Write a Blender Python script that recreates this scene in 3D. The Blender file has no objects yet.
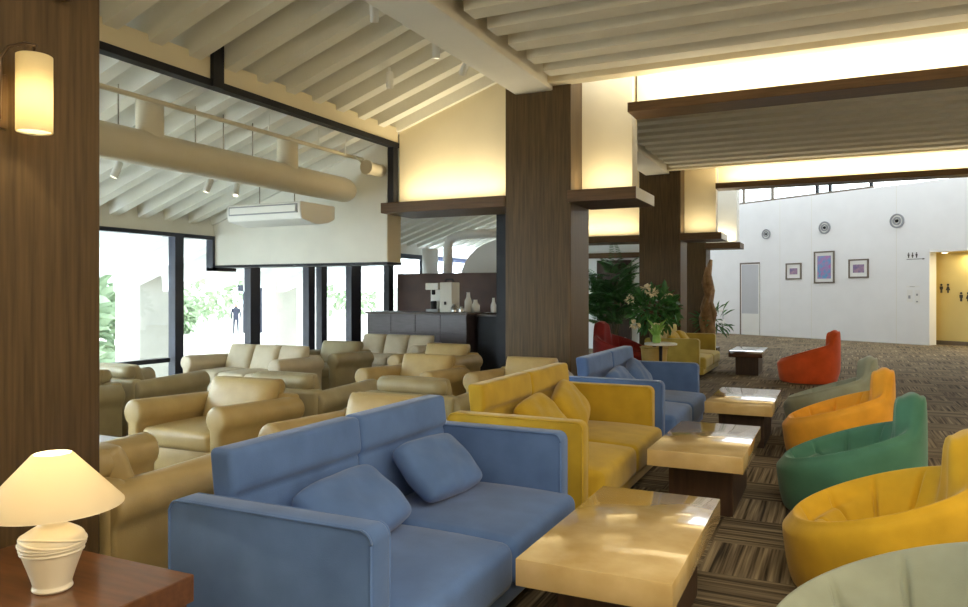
import bpy, bmesh, math, random
from mathutils import Vector, Matrix
R = math.radians
PI = math.pi
S = bpy.context.scene
COL = S.collection
random.seed(7)

# ------------------------------------------------------------------ camera
F_PX, YAW, EYE = 744.0, 25.27, 1.3
cam_d = bpy.data.cameras.new('camera')
cam = bpy.data.objects.new('camera', cam_d); COL.objects.link(cam)
cam.location = (0, 0, EYE); cam.rotation_euler = (R(90), 0, R(YAW))
cam_d.sensor_fit = 'HORIZONTAL'; cam_d.sensor_width = 36.0
cam_d.lens = 36.0 * F_PX / 968.0
cam_d.shift_y = -(303.5 - 292.9) / 968.0
cam_d.clip_start = 0.02; cam_d.clip_end = 400
S.camera = cam

# ------------------------------------------------------------------ world, exposure
S.view_settings.view_transform = 'Standard'; S.view_settings.look = 'None'
S.view_settings.exposure = 0.42; S.view_settings.gamma = 1.0
S.view_settings.use_curve_mapping = False
W = bpy.data.worlds.new('world'); S.world = W; W.use_nodes = True
wn = W.node_tree.nodes; wl = W.node_tree.links
bg = wn['Background']; bg.inputs['Strength'].default_value = 4.0
bg.inputs['Color'].default_value = (0.90, 0.96, 1.0, 1)
try:
    S.cycles.use_denoising = True
    S.cycles.max_bounces = 10; S.cycles.diffuse_bounces = 6; S.cycles.glossy_bounces = 4
    S.cycles.transmission_bounces = 6; S.cycles.transparent_max_bounces = 12
    S.cycles.sample_clamp_indirect = 6.0
except Exception:
    pass

def area(name, loc, size, power, color, rot=(0, 0, 0), spread=180):
    d = bpy.data.lights.new(name, 'AREA'); d.shape = 'RECTANGLE'
    d.size, d.size_y = size; d.energy = power; d.color = color; d.spread = R(spread)
    o = bpy.data.objects.new(name, d); COL.objects.link(o)
    o.location = loc; o.rotation_euler = rot
    return o
WARM = (1.0, 0.84, 0.54); SOFT = (1.0, 0.90, 0.72); DAY = (0.86, 0.93, 1.0)
# added fill lamps under the lobby and lounge ceilings, out of view
area('overhead_fill', (1.8, 0.4, 3.30), (4.5, 4.0), 150, SOFT)
area('overhead_fill', (5.3, 5.5, 3.30), (3.5, 6.0), 120, SOFT)
area('overhead_fill', (-5.6, 0.2, 2.6), (3.0, 3.0), 60, DAY)
# added lamps at hidden stretches of the glazed wall, boosting the lounge daylight
area('daylight_fill', (-7.9, 0.9, 1.2), (6.4, 1.6), 2600, (0.74, 0.87, 1.0), (R(115), 0, R(90)))
area('daylight_fill', (-7.9, 15.2, 1.2), (2.6, 1.6), 500, (0.74, 0.87, 1.0), (R(115), 0, R(90)))
# added lamps near the unseen right and rear walls, brightening the ceiling
area('ceiling_fill', (7.8, 3.0, 2.4), (9.0, 0.3), 120, (1.0, 0.86, 0.60), (0, R(155), 0))
area('ceiling_fill', (2.5, -2.8, 2.4), (9.0, 0.3), 130, (1.0, 0.84, 0.56), (R(155), 0, 0))
# cove strips: line 1, line 2, and the ledges
def cove(x0, x1, y, z, p, rot=(PI, 0, 0), w=0.06):
    return area('cove_light', ((x0 + x1) / 2, y, z), (x1 - x0, w), p, WARM, rot)
cove(-1.75, 6.5, 7.62, 3.24, 90)
cove(-1.75, 6.5, 13.68, 3.24, 90)
cove(-2.43, -1.93, 7.55, 2.37, 3.5); cove(-2.43, -1.93, 13.56, 2.37, 3.5)
cove(-4.65, -3.3, 7.45, 2.37, 11); cove(-4.65, -3.3, 13.52, 2.37, 11)
cove(-2.43, -1.93, 16.2, 2.37, 5)

# ------------------------------------------------------------------ materials
def mat(name, c, rough=0.6, var=0.0, scale=8.0, bump=0.0, bscale=60.0, sheen=0.0, metal=0.0, c2=None, coat=0.0, stretch=None, spec=0.5, detail=3.0):
    m = bpy.data.materials.new(name); m.use_nodes = True
    n = m.node_tree.nodes; l = m.node_tree.links; p = n['Principled BSDF']
    p.inputs['Roughness'].default_value = rough; p.inputs['Metallic'].default_value = metal
    p.inputs['Specular IOR Level'].default_value = spec
    if sheen:
        p.inputs['Sheen Weight'].default_value = sheen; p.inputs['Sheen Roughness'].default_value = 0.4
    if coat:
        p.inputs['Coat Weight'].default_value = coat; p.inputs['Coat Roughness'].default_value = 0.03
    tc = n.new('ShaderNodeTexCoord'); mp = n.new('ShaderNodeMapping')
    l.new(tc.outputs['Object'], mp.inputs['Vector'])
    if stretch: mp.inputs['Scale'].default_value = stretch
    if c2 is None:
        a = tuple(max(0, x * (1 - var)) for x in c); b = tuple(min(1, x * (1 + var)) for x in c)
    else:
        a, b = c, c2
    nz = n.new('ShaderNodeTexNoise'); nz.inputs['Scale'].default_value = scale; nz.inputs['Detail'].default_value = detail
    l.new(mp.outputs['Vector'], nz.inputs['Vector'])
    cr = n.new('ShaderNodeValToRGB'); cr.color_ramp.elements[0].position = 0.3; cr.color_ramp.elements[1].position = 0.7
    cr.color_ramp.elements[0].color = (*a, 1); cr.color_ramp.elements[1].color = (*b, 1)
    l.new(nz.outputs['Fac'], cr.inputs['Fac']); l.new(cr.outputs['Color'], p.inputs['Base Color'])
    if bump:
        bz = n.new('ShaderNodeTexNoise'); bz.inputs['Scale'].default_value = bscale; bz.inputs['Detail'].default_value = 4
        l.new(tc.outputs['Object'], bz.inputs['Vector'])
        bp = n.new('ShaderNodeBump'); bp.inputs['Strength'].default_value = bump; bp.inputs['Distance'].default_value = 0.01
        l.new(bz.outputs['Fac'], bp.inputs['Height']); l.new(bp.outputs['Normal'], p.inputs['Normal'])
    return m

def emit(name, c, s):
    m = bpy.data.materials.new(name); m.use_nodes = True
    p = m.node_tree.nodes['Principled BSDF']; p.inputs['Base Color'].default_value = (*c, 1)
    p.inputs['Emission Color'].default_value = (*c, 1); p.inputs['Emission Strength'].default_value = s
    return m

def translucent(name, c, mix=0.6):
    m = bpy.data.materials.new(name); m.use_nodes = True
    n = m.node_tree.nodes; l = m.node_tree.links; n.remove(n['Principled BSDF'])
    d = n.new('ShaderNodeBsdfDiffuse'); t = n.new('ShaderNodeBsdfTranslucent'); x = n.new('ShaderNodeMixShader')
    d.inputs['Color'].default_value = (*c, 1); t.inputs['Color'].default_value = (*c, 1)
    x.inputs['Fac'].default_value = mix
    l.new(d.outputs[0], x.inputs[1]); l.new(t.outputs[0], x.inputs[2])
    l.new(x.outputs[0], n['Material Output'].inputs['Surface'])
    return m

def glass_mat(name):
    m = bpy.data.materials.new(name); m.use_nodes = True
    n = m.node_tree.nodes; l = m.node_tree.links; n.remove(n['Principled BSDF'])
    t = n.new('ShaderNodeBsdfTransparent'); g = n.new('ShaderNodeBsdfGlossy'); x = n.new('ShaderNodeMixShader')
    t.inputs['Color'].default_value = (0.95, 0.98, 0.98, 1); g.inputs['Roughness'].default_value = 0.02
    x.inputs['Fac'].default_value = 0.05
    l.new(t.outputs[0], x.inputs[1]); l.new(g.outputs[0], x.inputs[2])
    l.new(x.outputs[0], n['Material Output'].inputs['Surface'])
    return m

def carpet_mat():
    m = bpy.data.materials.new('striped_carpet_tiles'); m.use_nodes = True
    n = m.node_tree.nodes; l = m.node_tree.links; p = n['Principled BSDF']
    p.inputs['Roughness'].default_value = 0.95; p.inputs['Specular IOR Level'].default_value = 0.15
    tc = n.new('ShaderNodeTexCoord'); sp = n.new('ShaderNodeSeparateXYZ'); l.new(tc.outputs['Object'], sp.inputs[0])
    def mth(op, a, b=None):
        q = n.new('ShaderNodeMath'); q.operation = op
        for i, v in enumerate((a, b)):
            if v is None: continue
            if isinstance(v, (int, float)): q.inputs[i].default_value = v
            else: l.new(v, q.inputs[i])
        return q.outputs[0]
    T = 0.46
    ix = mth('FLOOR', mth('DIVIDE', mth('ADD', sp.outputs[0], 0.12), T)); iy = mth('FLOOR', mth('DIVIDE', mth('ADD', sp.outputs[1], 0.1), T))
    par = mth('FLOORED_MODULO', mth('ADD', ix, iy), 2.0)
    # stripe coordinate: x in one tile, y in the next
    s = mth('ADD', mth('MULTIPLY', sp.outputs[0], par), mth('MULTIPLY', sp.outputs[1], mth('SUBTRACT', 1.0, par)))
    t = mth('ADD', mth('MULTIPLY', sp.outputs[1], par), mth('MULTIPLY', sp.outputs[0], mth('SUBTRACT', 1.0, par)))
    cb = n.new('ShaderNodeCombineXYZ')
    l.new(mth('MULTIPLY', s, 55.0), cb.inputs[0]); l.new(mth('MULTIPLY', t, 1.2), cb.inputs[1])
    l.new(mth('ADD', mth('MULTIPLY', ix, 3.7), mth('MULTIPLY', iy, 7.3)), cb.inputs[2])
    nz = n.new('ShaderNodeTexNoise'); nz.inputs['Scale'].default_value = 1.0; nz.inputs['Detail'].default_value = 2.0
    l.new(cb.outputs[0], nz.inputs['Vector'])
    cr = n.new('ShaderNodeValToRGB'); e = cr.color_ramp.elements
    e[0].position = 0.33; e[0].color = (0.030, 0.023, 0.015, 1); e[1].position = 0.68; e[1].color = (0.30, 0.235, 0.14, 1)
    k = e.new(0.45); k.color = (0.115, 0.085, 0.052, 1); k = e.new(0.55); k.color = (0.18, 0.138, 0.085, 1)
    l.new(nz.outputs['Fac'], cr.inputs['Fac'])
    # each tile a little lighter or darker
    wn_ = n.new('ShaderNodeTexWhiteNoise'); wn_.noise_dimensions = '2D'
    c2 = n.new('ShaderNodeCombineXYZ'); l.new(ix, c2.inputs[0]); l.new(iy, c2.inputs[1]); l.new(c2.outputs[0], wn_.inputs['Vector'])
    mx = n.new('ShaderNodeMix'); mx.data_type = 'RGBA'; mx.blend_type = 'MULTIPLY'; mx.inputs['Factor'].default_value = 1.0
    vv = mth('ADD', mth('MULTIPLY', wn_.outputs['Value'], 0.35), 0.82)
    c3 = n.new('ShaderNodeCombineXYZ'); [l.new(vv, c3.inputs[i]) for i in range(3)]
    l.new(cr.outputs['Color'], mx.inputs['A']); l.new(c3.outputs[0], mx.inputs['B'])
    l.new(mx.outputs['Result'], p.inputs['Base Color'])
    bp = n.new('ShaderNodeBump'); bp.inputs['Strength'].default_value = 0.4; bp.inputs['Distance'].default_value = 0.006
    l.new(nz.outputs['Fac'], bp.inputs['Height']); l.new(bp.outputs['Normal'], p.inputs['Normal'])
    return m

def suede(name, c, c2=None):
    return mat(name, tuple(x * 0.88 for x in c), 0.9, c2=c2 or tuple(min(1, x * 1.18) for x in c), scale=5.0, bump=0.12, bscale=220, sheen=0.25, spec=0.2)
M = {
    'carpet': carpet_mat(),
    'cream': mat('cream_paint', (0.72, 0.64, 0.46), 0.7, 0.03, 3),
    'offwhite': mat('off_white_paint', (0.78, 0.77, 0.71), 0.7, 0.03, 3),
    'white': mat('white_paint', (0.84, 0.85, 0.86), 0.6, 0.02, 2),
    'slat': mat('painted_ceiling_slat', (0.60, 0.56, 0.46), 0.7, 0.04, 4),
    'beam': mat('pale_ridge_beam', (0.66, 0.64, 0.58), 0.65, 0.03, 3),
    'wood': mat('brown_wood_veneer', (0.060, 0.037, 0.016), 0.42, c2=(0.112, 0.070, 0.031), scale=10, stretch=(6, 6, 0.25), spec=0.25),
    'wood_h': mat('brown_wood_fascia', (0.085, 0.047, 0.020), 0.45, c2=(0.14, 0.076, 0.033), scale=8, stretch=(0.4, 6, 6), spec=0.3),
    'tablewood': mat('reddish_brown_wood', (0.10, 0.040, 0.014), 0.30, c2=(0.17, 0.070, 0.025), scale=6, stretch=(1, 7, 7), coat=0.3),
    'darkwood': mat('dark_brown_wood', (0.030, 0.015, 0.009), 0.4, c2=(0.055, 0.028, 0.016), scale=8, stretch=(6, 6, 0.5)),
    'barwood': mat('violet_brown_bar_panel', (0.060, 0.045, 0.052), 0.35, c2=(0.085, 0.066, 0.075), scale=5, stretch=(1, 1, 6)),
    'barback': mat('dark_red_brown_panel', (0.055, 0.019, 0.011), 0.5, c2=(0.080, 0.030, 0.018), scale=4),
    'black': mat('black_painted_steel', (0.010, 0.011, 0.016), 0.5, 0.1, 5, spec=0.25),
    'navy': mat('dark_blue_black_frame', (0.016, 0.020, 0.040), 0.35, 0.1, 5),
    'stone': mat('honey_marble', (0.50, 0.34, 0.13), 0.12, c2=(0.70, 0.53, 0.27), scale=5.5, coat=0.6, detail=6),
    'leather': mat('tan_leather', (0.42, 0.305, 0.125), 0.40, c2=(0.50, 0.37, 0.165), scale=6, bump=0.1, bscale=160),
    'leather2': mat('grey_olive_leather', (0.31, 0.26, 0.145), 0.42, c2=(0.38, 0.32, 0.185), scale=6, bump=0.1, bscale=160),
    'leather3': mat('cream_leather', (0.50, 0.43, 0.30), 0.42, c2=(0.58, 0.50, 0.36), scale=6, bump=0.1, bscale=160),
    'blue': suede('blue_suede', (0.092, 0.165, 0.36)),
    'mustard': suede('mustard_suede', (0.47, 0.31, 0.030)),
    'olive': suede('olive_yellow_suede', (0.40, 0.31, 0.07)),
    'green': suede('jade_felt', (0.065, 0.185, 0.125)),
    'amber': suede('amber_felt', (0.78, 0.36, 0.035)),
    'gold': suede('gold_felt', (0.56, 0.335, 0.022)),
    'sage': suede('sage_grey_felt', (0.285, 0.305, 0.235)),
    'orange': suede('orange_red_felt', (0.60, 0.085, 0.018)),
    'crimson': suede('dark_red_felt', (0.22, 0.018, 0.015)),
    'ceramic': mat('cream_ceramic', (0.80, 0.74, 0.60), 0.35, 0.02, 5, coat=0.2),
    'shade': translucent('lamp_shade_fabric', (0.92, 0.84, 0.66), 0.5),
    'frost': translucent('frosted_glass', (0.97, 0.90, 0.70), 0.75),
    'bulb': emit('lit_bulb', (1.0, 0.85, 0.55), 5.0),
    'chrome': mat('brushed_steel', (0.5, 0.5, 0.5), 0.25, 0.05, 5, metal=1.0),
    'bronze': mat('brown_metal', (0.10, 0.065, 0.04), 0.35, 0.1, 5, metal=0.6),
    'duct': mat('cream_painted_duct', (0.62, 0.56, 0.43), 0.5, 0.03, 3),
    'acwhite': mat('white_plastic', (0.80, 0.80, 0.77), 0.4, 0.02, 3),
    'grille': mat('grey_grille', (0.30, 0.31, 0.33), 0.5, 0.05, 8),
    'concrete': mat('pale_concrete', (0.46, 0.44, 0.38), 0.85, 0.07, 2.5, bump=0.2, bscale=30),
    'ground': mat('pale_paving', (0.78, 0.76, 0.70), 0.9, 0.06, 0.6),
    'leaf': mat('green_leaf', (0.025, 0.10, 0.022), 0.45, c2=(0.06, 0.20, 0.045), scale=9),
    'leaf_pale': mat('pale_green_leaf', (0.16, 0.36, 0.06), 0.45, c2=(0.30, 0.52, 0.12), scale=9),
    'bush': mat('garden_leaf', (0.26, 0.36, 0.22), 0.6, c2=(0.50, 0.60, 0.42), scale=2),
    'petal': mat('cream_petal', (0.82, 0.70, 0.48), 0.5, 0.05, 6),
    'bark': mat('driftwood', (0.16, 0.085, 0.035), 0.7, c2=(0.36, 0.22, 0.10), scale=9, bump=0.5, bscale=25),
    'stem': mat('brown_stem', (0.12, 0.09, 0.04), 0.7, 0.1, 9),
    'glass': glass_mat('window_glass'),
    'paper': mat('white_paper', (0.82, 0.82, 0.80), 0.8, 0.02, 3),
    'art': mat('blue_violet_print', (0.04, 0.38, 0.62), 0.6, c2=(0.52, 0.16, 0.40), scale=9, detail=5),
    'frame': mat('brown_grey_frame', (0.16, 0.13, 0.10), 0.4, 0.05, 5),
    'corridor': mat('yellow_corridor_wall', (0.74, 0.60, 0.25), 0.7, 0.03, 2),
    'ink': mat('dark_grey_ink', (0.05, 0.045, 0.04), 0.6, 0.02, 3),
    'glossdark': mat('polished_dark_wood', (0.06, 0.030, 0.018), 0.10, c2=(0.09, 0.045, 0.028), scale=6, coat=0.8),
    'bulbdim': emit('dim_bulb', (1.0, 0.9, 0.7), 3.0),
    'gold_pot': mat('golden_glazed_pot', (0.45, 0.30, 0.08), 0.4, 0.1, 6),
    'art_dusk': mat('dusk_violet_print', (0.12, 0.13, 0.30), 0.6, c2=(0.50, 0.30, 0.38), scale=9, detail=4),
    'doorgrey': mat('pale_grey_door', (0.52, 0.53, 0.56), 0.5, 0.02, 3),
    'skin': mat('skin', (0.45, 0.28, 0.2), 0.6, 0.05, 5),
    'cloth': mat('dark_clothing', (0.03, 0.035, 0.06), 0.8, 0.1, 5),
}

# ------------------------------------------------------------------ mesh helpers
def obj(name, bm, m, parent=None, loc=None, rz=0.0, smooth=False, auto=None):
    bmesh.ops.recalc_face_normals(bm, faces=bm.faces)
    me = bpy.data.meshes.new(name); bm.to_mesh(me); bm.free()
    if smooth:
        for p in me.polygons: p.use_smooth = True
        if auto is not None:
            me.set_sharp_from_angle(angle=R(auto))
    me.materials.append(M[m] if isinstance(m, str) else m)
    o = bpy.data.objects.new(name, me); COL.objects.link(o)
    if parent: o.parent = parent
    if loc: o.location = loc
    if rz: o.rotation_euler.z = rz
    return o
def tag(o, label, cat, group=None):
    o['label'] = label; o['category'] = cat
    if group: o['group'] = group
    return o
def thing(name, label, cat, loc=(0, 0, 0), rz=0.0, group=None):
    o = bpy.data.objects.new(name, None); COL.objects.link(o); o.empty_display_size = 0.1
    o.location = loc; o.rotation_euler.z = rz
    return tag(o, label, cat, group)
def struct(name, bm, m, parent=None, **k):
    o = obj(name, bm, m, parent, **k); o['kind'] = 'structure'; return o
def copy_tree(o, parent=None):
    c = o.copy(); COL.objects.link(c); c.parent = parent
    for ch in list(o.children): copy_tree(ch, c)
    return c
def B(): return bmesh.new()
def box(bm, x0, x1, y0, y1, z0, z1, r=0.0, seg=2, mtx=None):
    t = bmesh.new()
    bmesh.ops.create_cube(t, size=1.0, matrix=Matrix.Translation(((x0 + x1) / 2, (y0 + y1) / 2, (z0 + z1) / 2)) @ Matrix.Diagonal((x1 - x0, y1 - y0, z1 - z0, 1)))
    if r: bmesh.ops.bevel(t, geom=list(t.edges), offset=r, segments=seg, profile=0.5, affect='EDGES')
    if mtx: bmesh.ops.transform(t, matrix=mtx, verts=t.verts)
    merge(bm, t); return bm
def merge(bm, t):
    me = bpy.data.meshes.new('tmp'); t.to_mesh(me); t.free(); bm.from_mesh(me); bpy.data.meshes.remove(me)
def tube(bm, pts, r, seg=10, cap=True):
    pts = [Vector(p) for p in pts]; rr = r if isinstance(r, (list, tuple)) else [r] * len(pts)
    rings = []; prev = None
    for i, p in enumerate(pts):
        d = (pts[min(i + 1, len(pts) - 1)] - pts[max(i - 1, 0)]).normalized()
        a = d.orthogonal().normalized() if prev is None else (prev - d * prev.dot(d)).normalized()
        prev = a; b = d.cross(a)
        rings.append([bm.verts.new(p + (a * math.cos(2 * PI * k / seg) + b * math.sin(2 * PI * k / seg)) * rr[i]) for k in range(seg)])
    for i in range(len(rings) - 1):
        for k in range(seg):
            bm.faces.new((rings[i][k], rings[i][(k + 1) % seg], rings[i + 1][(k + 1) % seg], rings[i + 1][k]))
    if cap: bm.faces.new(rings[0][::-1]); bm.faces.new(rings[-1])
    return bm
def lathe(bm, prof, seg=32, c=(0, 0, 0), cap=True):
    rings = [[bm.verts.new((c[0] + r * math.cos(2 * PI * k / seg), c[1] + r * math.sin(2 * PI * k / seg), c[2] + z)) for k in range(seg)] for r, z in prof]
    for i in range(len(rings) - 1):
        for k in range(seg):
            bm.faces.new((rings[i][k], rings[i][(k + 1) % seg], rings[i + 1][(k + 1) % seg], rings[i + 1][k]))
    if cap: bm.faces.new(rings[0][::-1]); bm.faces.new(rings[-1])
    return bm
def prism(bm, poly, axis, a, b):
    """extrude a closed outline along an axis; outline coordinates are the two other axes in x, y, z order"""
    def at(p, t):
        return {'x': (t, p[0], p[1]), 'y': (p[0], t, p[1]), 'z': (p[0], p[1], t)}[axis]
    v0 = [bm.verts.new(at(p, a)) for p in poly]; v1 = [bm.verts.new(at(p, b)) for p in poly]
    n = len(poly)
    for i in range(n): bm.faces.new((v0[i], v0[(i + 1) % n], v1[(i + 1) % n], v1[i]))
    bm.faces.new(v0[::-1]); bm.faces.new(v1); return bm
def rrect(x0, x1, z0, z1, r, n=5):
    out = []
    for cx, cz, a0 in ((x1 - r, z1 - r, 0), (x0 + r, z1 - r, 90), (x0 + r, z0 + r, 180), (x1 - r, z0 + r, 270)):
        for k in range(n + 1):
            a = R(a0 + 90 * k / n); out.append((cx + r * math.cos(a), cz + r * math.sin(a)))
    return out
def soft(bm, w, d, t, p=4.0, n=18, puff=1.0, wr=0.0, mtx=None, seed=0, rnd_c=0.0):
    """soft closed cushion centred on the origin, w x d in plan, t thick"""
    t_ = bmesh.new(); rnd = random.Random(seed); ph = [rnd.uniform(0, 6) for _ in range(4)]
    g = {}
    for s in (1, -1):
        for i in range(n + 1):
            for j in range(n + 1):
                edge = i in (0, n) or j in (0, n)
                if edge and s == -1: g[(s, i, j)] = g[(1, i, j)]; continue
                u = -math.cos(PI * i / n); v = -math.cos(PI * j / n)
                u = 0.6 * u + 0.4 * (2 * i / n - 1); v = 0.6 * v + 0.4 * (2 * j / n - 1)
                h = ((1 - abs(u) ** p) * (1 - abs(v) ** p)); h = max(0.0, h) ** 0.45
                pin = 1 - 0.06 * puff * (1 - abs(v) ** 2) * abs(u) ** 6; pin2 = 1 - 0.06 * puff * (1 - abs(u) ** 2) * abs(v) ** 6
                pin -= rnd_c * abs(u) ** 3 * abs(v) ** 3; pin2 -= rnd_c * 1.4 * abs(u) ** 3 * abs(v) ** 3
                z = s * t / 2 * h + wr * h * (math.sin(5 * u + ph[0] + 3 * v) * math.sin(4 * v + ph[1]) + 0.5 * math.sin(9 * u - 6 * v + ph[2]))
                g[(s, i, j)] = t_.verts.new((u * w / 2 * pin, v * d / 2 * pin2, z))
    for s in (1, -1):
        for i in range(n):
            for j in range(n):
                q = [g[(s, i, j)], g[(s, i + 1, j)], g[(s, i + 1, j + 1)], g[(s, i, j + 1)]]
                try: t_.faces.new(q if s == 1 else q[::-1])
                except ValueError: pass
    if mtx: bmesh.ops.transform(t_, matrix=mtx, verts=t_.verts)
    merge(bm, t_); return bm
def TR(x, y, z, rx=0, ry=0, rz=0):
    return Matrix.Translation((x, y, z)) @ Matrix.Rotation(rz, 4, 'Z') @ Matrix.Rotation(ry, 4, 'Y') @ Matrix.Rotation(rx, 4, 'X')

# ------------------------------------------------------------------ SETTING: floor, ground
XW = -7.75            # glazed outer wall on the left
XR, YB = 8.0, -3.0    # right and rear walls of the lobby, outside the frame
struct('floor', box(B(), XW - 0.1, XR + 3, YB, 30, -0.2, 0.0), 'carpet')
struct('ground', box(B(), -120, XW - 0.12, -40, 120, -1.3, -1.0), 'ground')
struct('wall_right', box(B(), XR, XR + 0.2, YB, 13.5, 0, 4.2), 'cream')
struct('wall_rear', box(B(), XW - 0.2, XR + 0.2, YB - 0.2, YB, 0, 4.6), 'cream')

# wooden columns in a row
CX0, CX1, CD = -3.22, -2.48, 0.63
for y in (1.30, 7.36, 13.42):
    c = struct('column', box(B(), CX0, CX1, y, y + (0.60 if y < 2 else CD), 0, 3.95, 0.008), 'wood')
struct('column', box(B(), -3.13, CX1, 16.3, 16.9, 0, 3.95, 0.008), 'wood')
LZ0, LZ1 = 2.23, 2.35
for i, y in enumerate((7.36, 13.42)):
    struct('wall_panel', box(B(), CX1, -1.93, y + 0.38, y + 0.60, LZ1, 3.74), 'cream')
    tr = struct('trim_%d' % (i + 1), box(B(), CX1, -1.77, y - 0.12, y + 0.69, LZ0, LZ1, 0.004), 'wood_h')
    struct('end_cap', box(B(), -1.77, -1.765, y - 0.115, y + 0.685, LZ0 + 0.005, LZ1 - 0.005), 'offwhite', tr)
    struct('trim_%d' % (i + 3), box(B(), -4.80, CX0, y - 0.02, y + 0.69, LZ0, LZ1, 0.004), 'wood_h')
struct('trim_5', box(B(), CX1, -1.77, 16.1, 16.8, LZ0, LZ1, 0.004), 'wood_h')
struct('wall_panel', box(B(), CX1, -1.86, 16.3, 16.8, LZ1, 3.95), 'offwhite')
struct('trim_6', box(B(), CX1, -2.43, 1.03, 1.76, 2.335, 2.45, 0.004), 'wood_h')

# ridge beam
struct('ceiling_beam', box(B(), -3.105, -2.68, YB, 7.38, 3.425, 4.1, 0.01), 'beam')
struct('ceiling_beam', box(B(), -3.105, -2.68, 7.99, 16.3, 3.425, 4.1, 0.01), 'beam')

# lobby ceiling: board with deep slats running left to right
ceil = struct('ceiling', box(B(), -2.68, XR, YB, 7.38, 3.715, 3.80), 'slat')
y = 6.92
while y > -2.5:
    b = B(); prism(b, [(y - 0.13, 3.72), (y + 0.13, 3.72), (y + 0.098, 3.468), (y - 0.098, 3.468)], 'x', -2.58, XR)
    struct('slat', b, 'slat', ceil); y -= 0.43
struct('ceiling_edge', box(B(), -2.68, XR, 7.21, 7.38, 3.468, 3.72), 'cream', ceil)
# cove walls and fascias
for i, y in enumerate((7.36, 13.42)):
    struct('wall_cove', box(B(), -1.90, XR, y + 0.48, y + 0.57, 3.205, 3.8), 'cream')
    struct('trim_%d' % (7 + i), box(B(), -1.885, XR, y, y + 0.38, 3.115, 3.21, 0.004), 'wood_h')
# slatted ceiling of the second bay, with a boarded edge at its far cove
ceil2 = struct('ceiling', box(B(), -2.68, XR, 7.99, 13.40, 3.715, 3.80), 'slat')
y = 8.21
while y < 13.1:
    b = B(); prism(b, [(y - 0.13, 3.72), (y + 0.13, 3.72), (y + 0.098, 3.468), (y - 0.098, 3.468)], 'x', -2.58, XR)
    struct('slat', b, 'slat', ceil2); y += 0.43
struct('ceiling_edge', box(B(), -2.68, XR, 13.22, 13.40, 3.468, 3.72), 'cream', ceil2)
struct('ceiling', box(B(), CX0 - 0.1, XR, 13.40, 14.1, 3.80, 3.9), 'offwhite')

# sloping roof over the lounge: board and rafters from the ridge down to the glazed wall
SL = 0.34
def roof_z(x): return 3.22 + SL * (x + 4.77)          # underside of rafters
def slab(b, x0, x1, y0, y1, dz0, dz1):
    prism(b, [(x0, roof_z(x0) + dz0), (x1, roof_z(x1) + dz0), (x1, roof_z(x1) + dz1), (x0, roof_z(x0) + dz1)], 'y', y0, y1); return b
roof = struct('ceiling', slab(B(), -10.4, -3.06, YB, 16.8, 0.28, 0.38), 'offwhite')
y = -2.6
while y < 16.6:
    b = B(); x0, x1 = XW, -3.09
    v = [(-0.10, 0.29), (0.10, 0.29), (0.063, 0.0), (-0.063, 0.0)]
    f0 = [b.verts.new((x0, y + p, roof_z(x0) + h)) for p, h in v]; f1 = [b.verts.new((x1, y + p, roof_z(x1) + h)) for p, h in v]
    for i in range(4): b.faces.new((f0[i], f0[(i + 1) % 4], f1[(i + 1) % 4], f1[i]))
    b.faces.new(f0[::-1]); b.faces.new(f1)
    struct('rafter', b, 'offwhite', roof); y += 0.395
y = -2.2
while y < 16.6:
    b = B(); x0, x1 = -10.3, XW - 0.1
    v = [(-0.16, 0.29), (0.16, 0.29), (0.12, -0.02), (-0.12, -0.02)]
    f0 = [b.verts.new((x0, y + p, roof_z(x0) + h)) for p, h in v]; f1 = [b.verts.new((x1, y + p, roof_z(x1) + h)) for p, h in v]
    for i in range(4): b.faces.new((f0[i], f0[(i + 1) % 4], f1[(i + 1) % 4], f1[i]))
    b.faces.new(f0[::-1]); b.faces.new(f1)
    struct('eave_rafter', b, 'white', roof); y += 0.95
# header beam over the opening with a black steel edge, hung from a bracket
hd = struct('ceiling_beam', box(B(), -4.91, -4.75, YB, 7.64, 3.094, 3.28), 'cream')
struct('steel_edge', box(B(), -4.83, -4.73, YB, 7.64, 3.036, 3.095), 'black', hd)
struct('steel_bracket', box(B(), -4.748, -4.71, 4.67, 4.79, 3.036, 3.416), 'black', hd)
struct('steel_edge', box(B(), -4.83, -4.75, 7.54, 7.64, 2.35, 3.04), 'black', hd)

# gables: yellow-lit over the ledges, white one hanging in the lounge
def gable(name, x0, x1, y0, y1, z, m):
    b = B(); prism(b, [(x0, z), (x1, z), (x1, roof_z(x1) + 0.1), (x0, roof_z(x0) + 0.1)], 'y', y0, y1); return struct(name, b, m)
gable('wall_gable', -4.74, CX0, 7.66, 7.82, LZ1, 'cream')
gable('wall_gable', -4.74, CX0, 13.74, 13.88, LZ1, 'cream')
g = gable('wall_hanging', XW + 0.02, -4.91, 7.65, 7.96, 1.674, 'offwhite')
struct('steel_edge', box(B(), XW + 0.02, -4.90, 7.64, 7.97, 1.645, 1.676), 'black', g)
struct('warm_glow_face', box(B(), -4.91, -4.902, 7.66, 7.95, 1.68, 2.33), 'cream', g)  # warm light on the gable end, put in as cream colour

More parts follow.
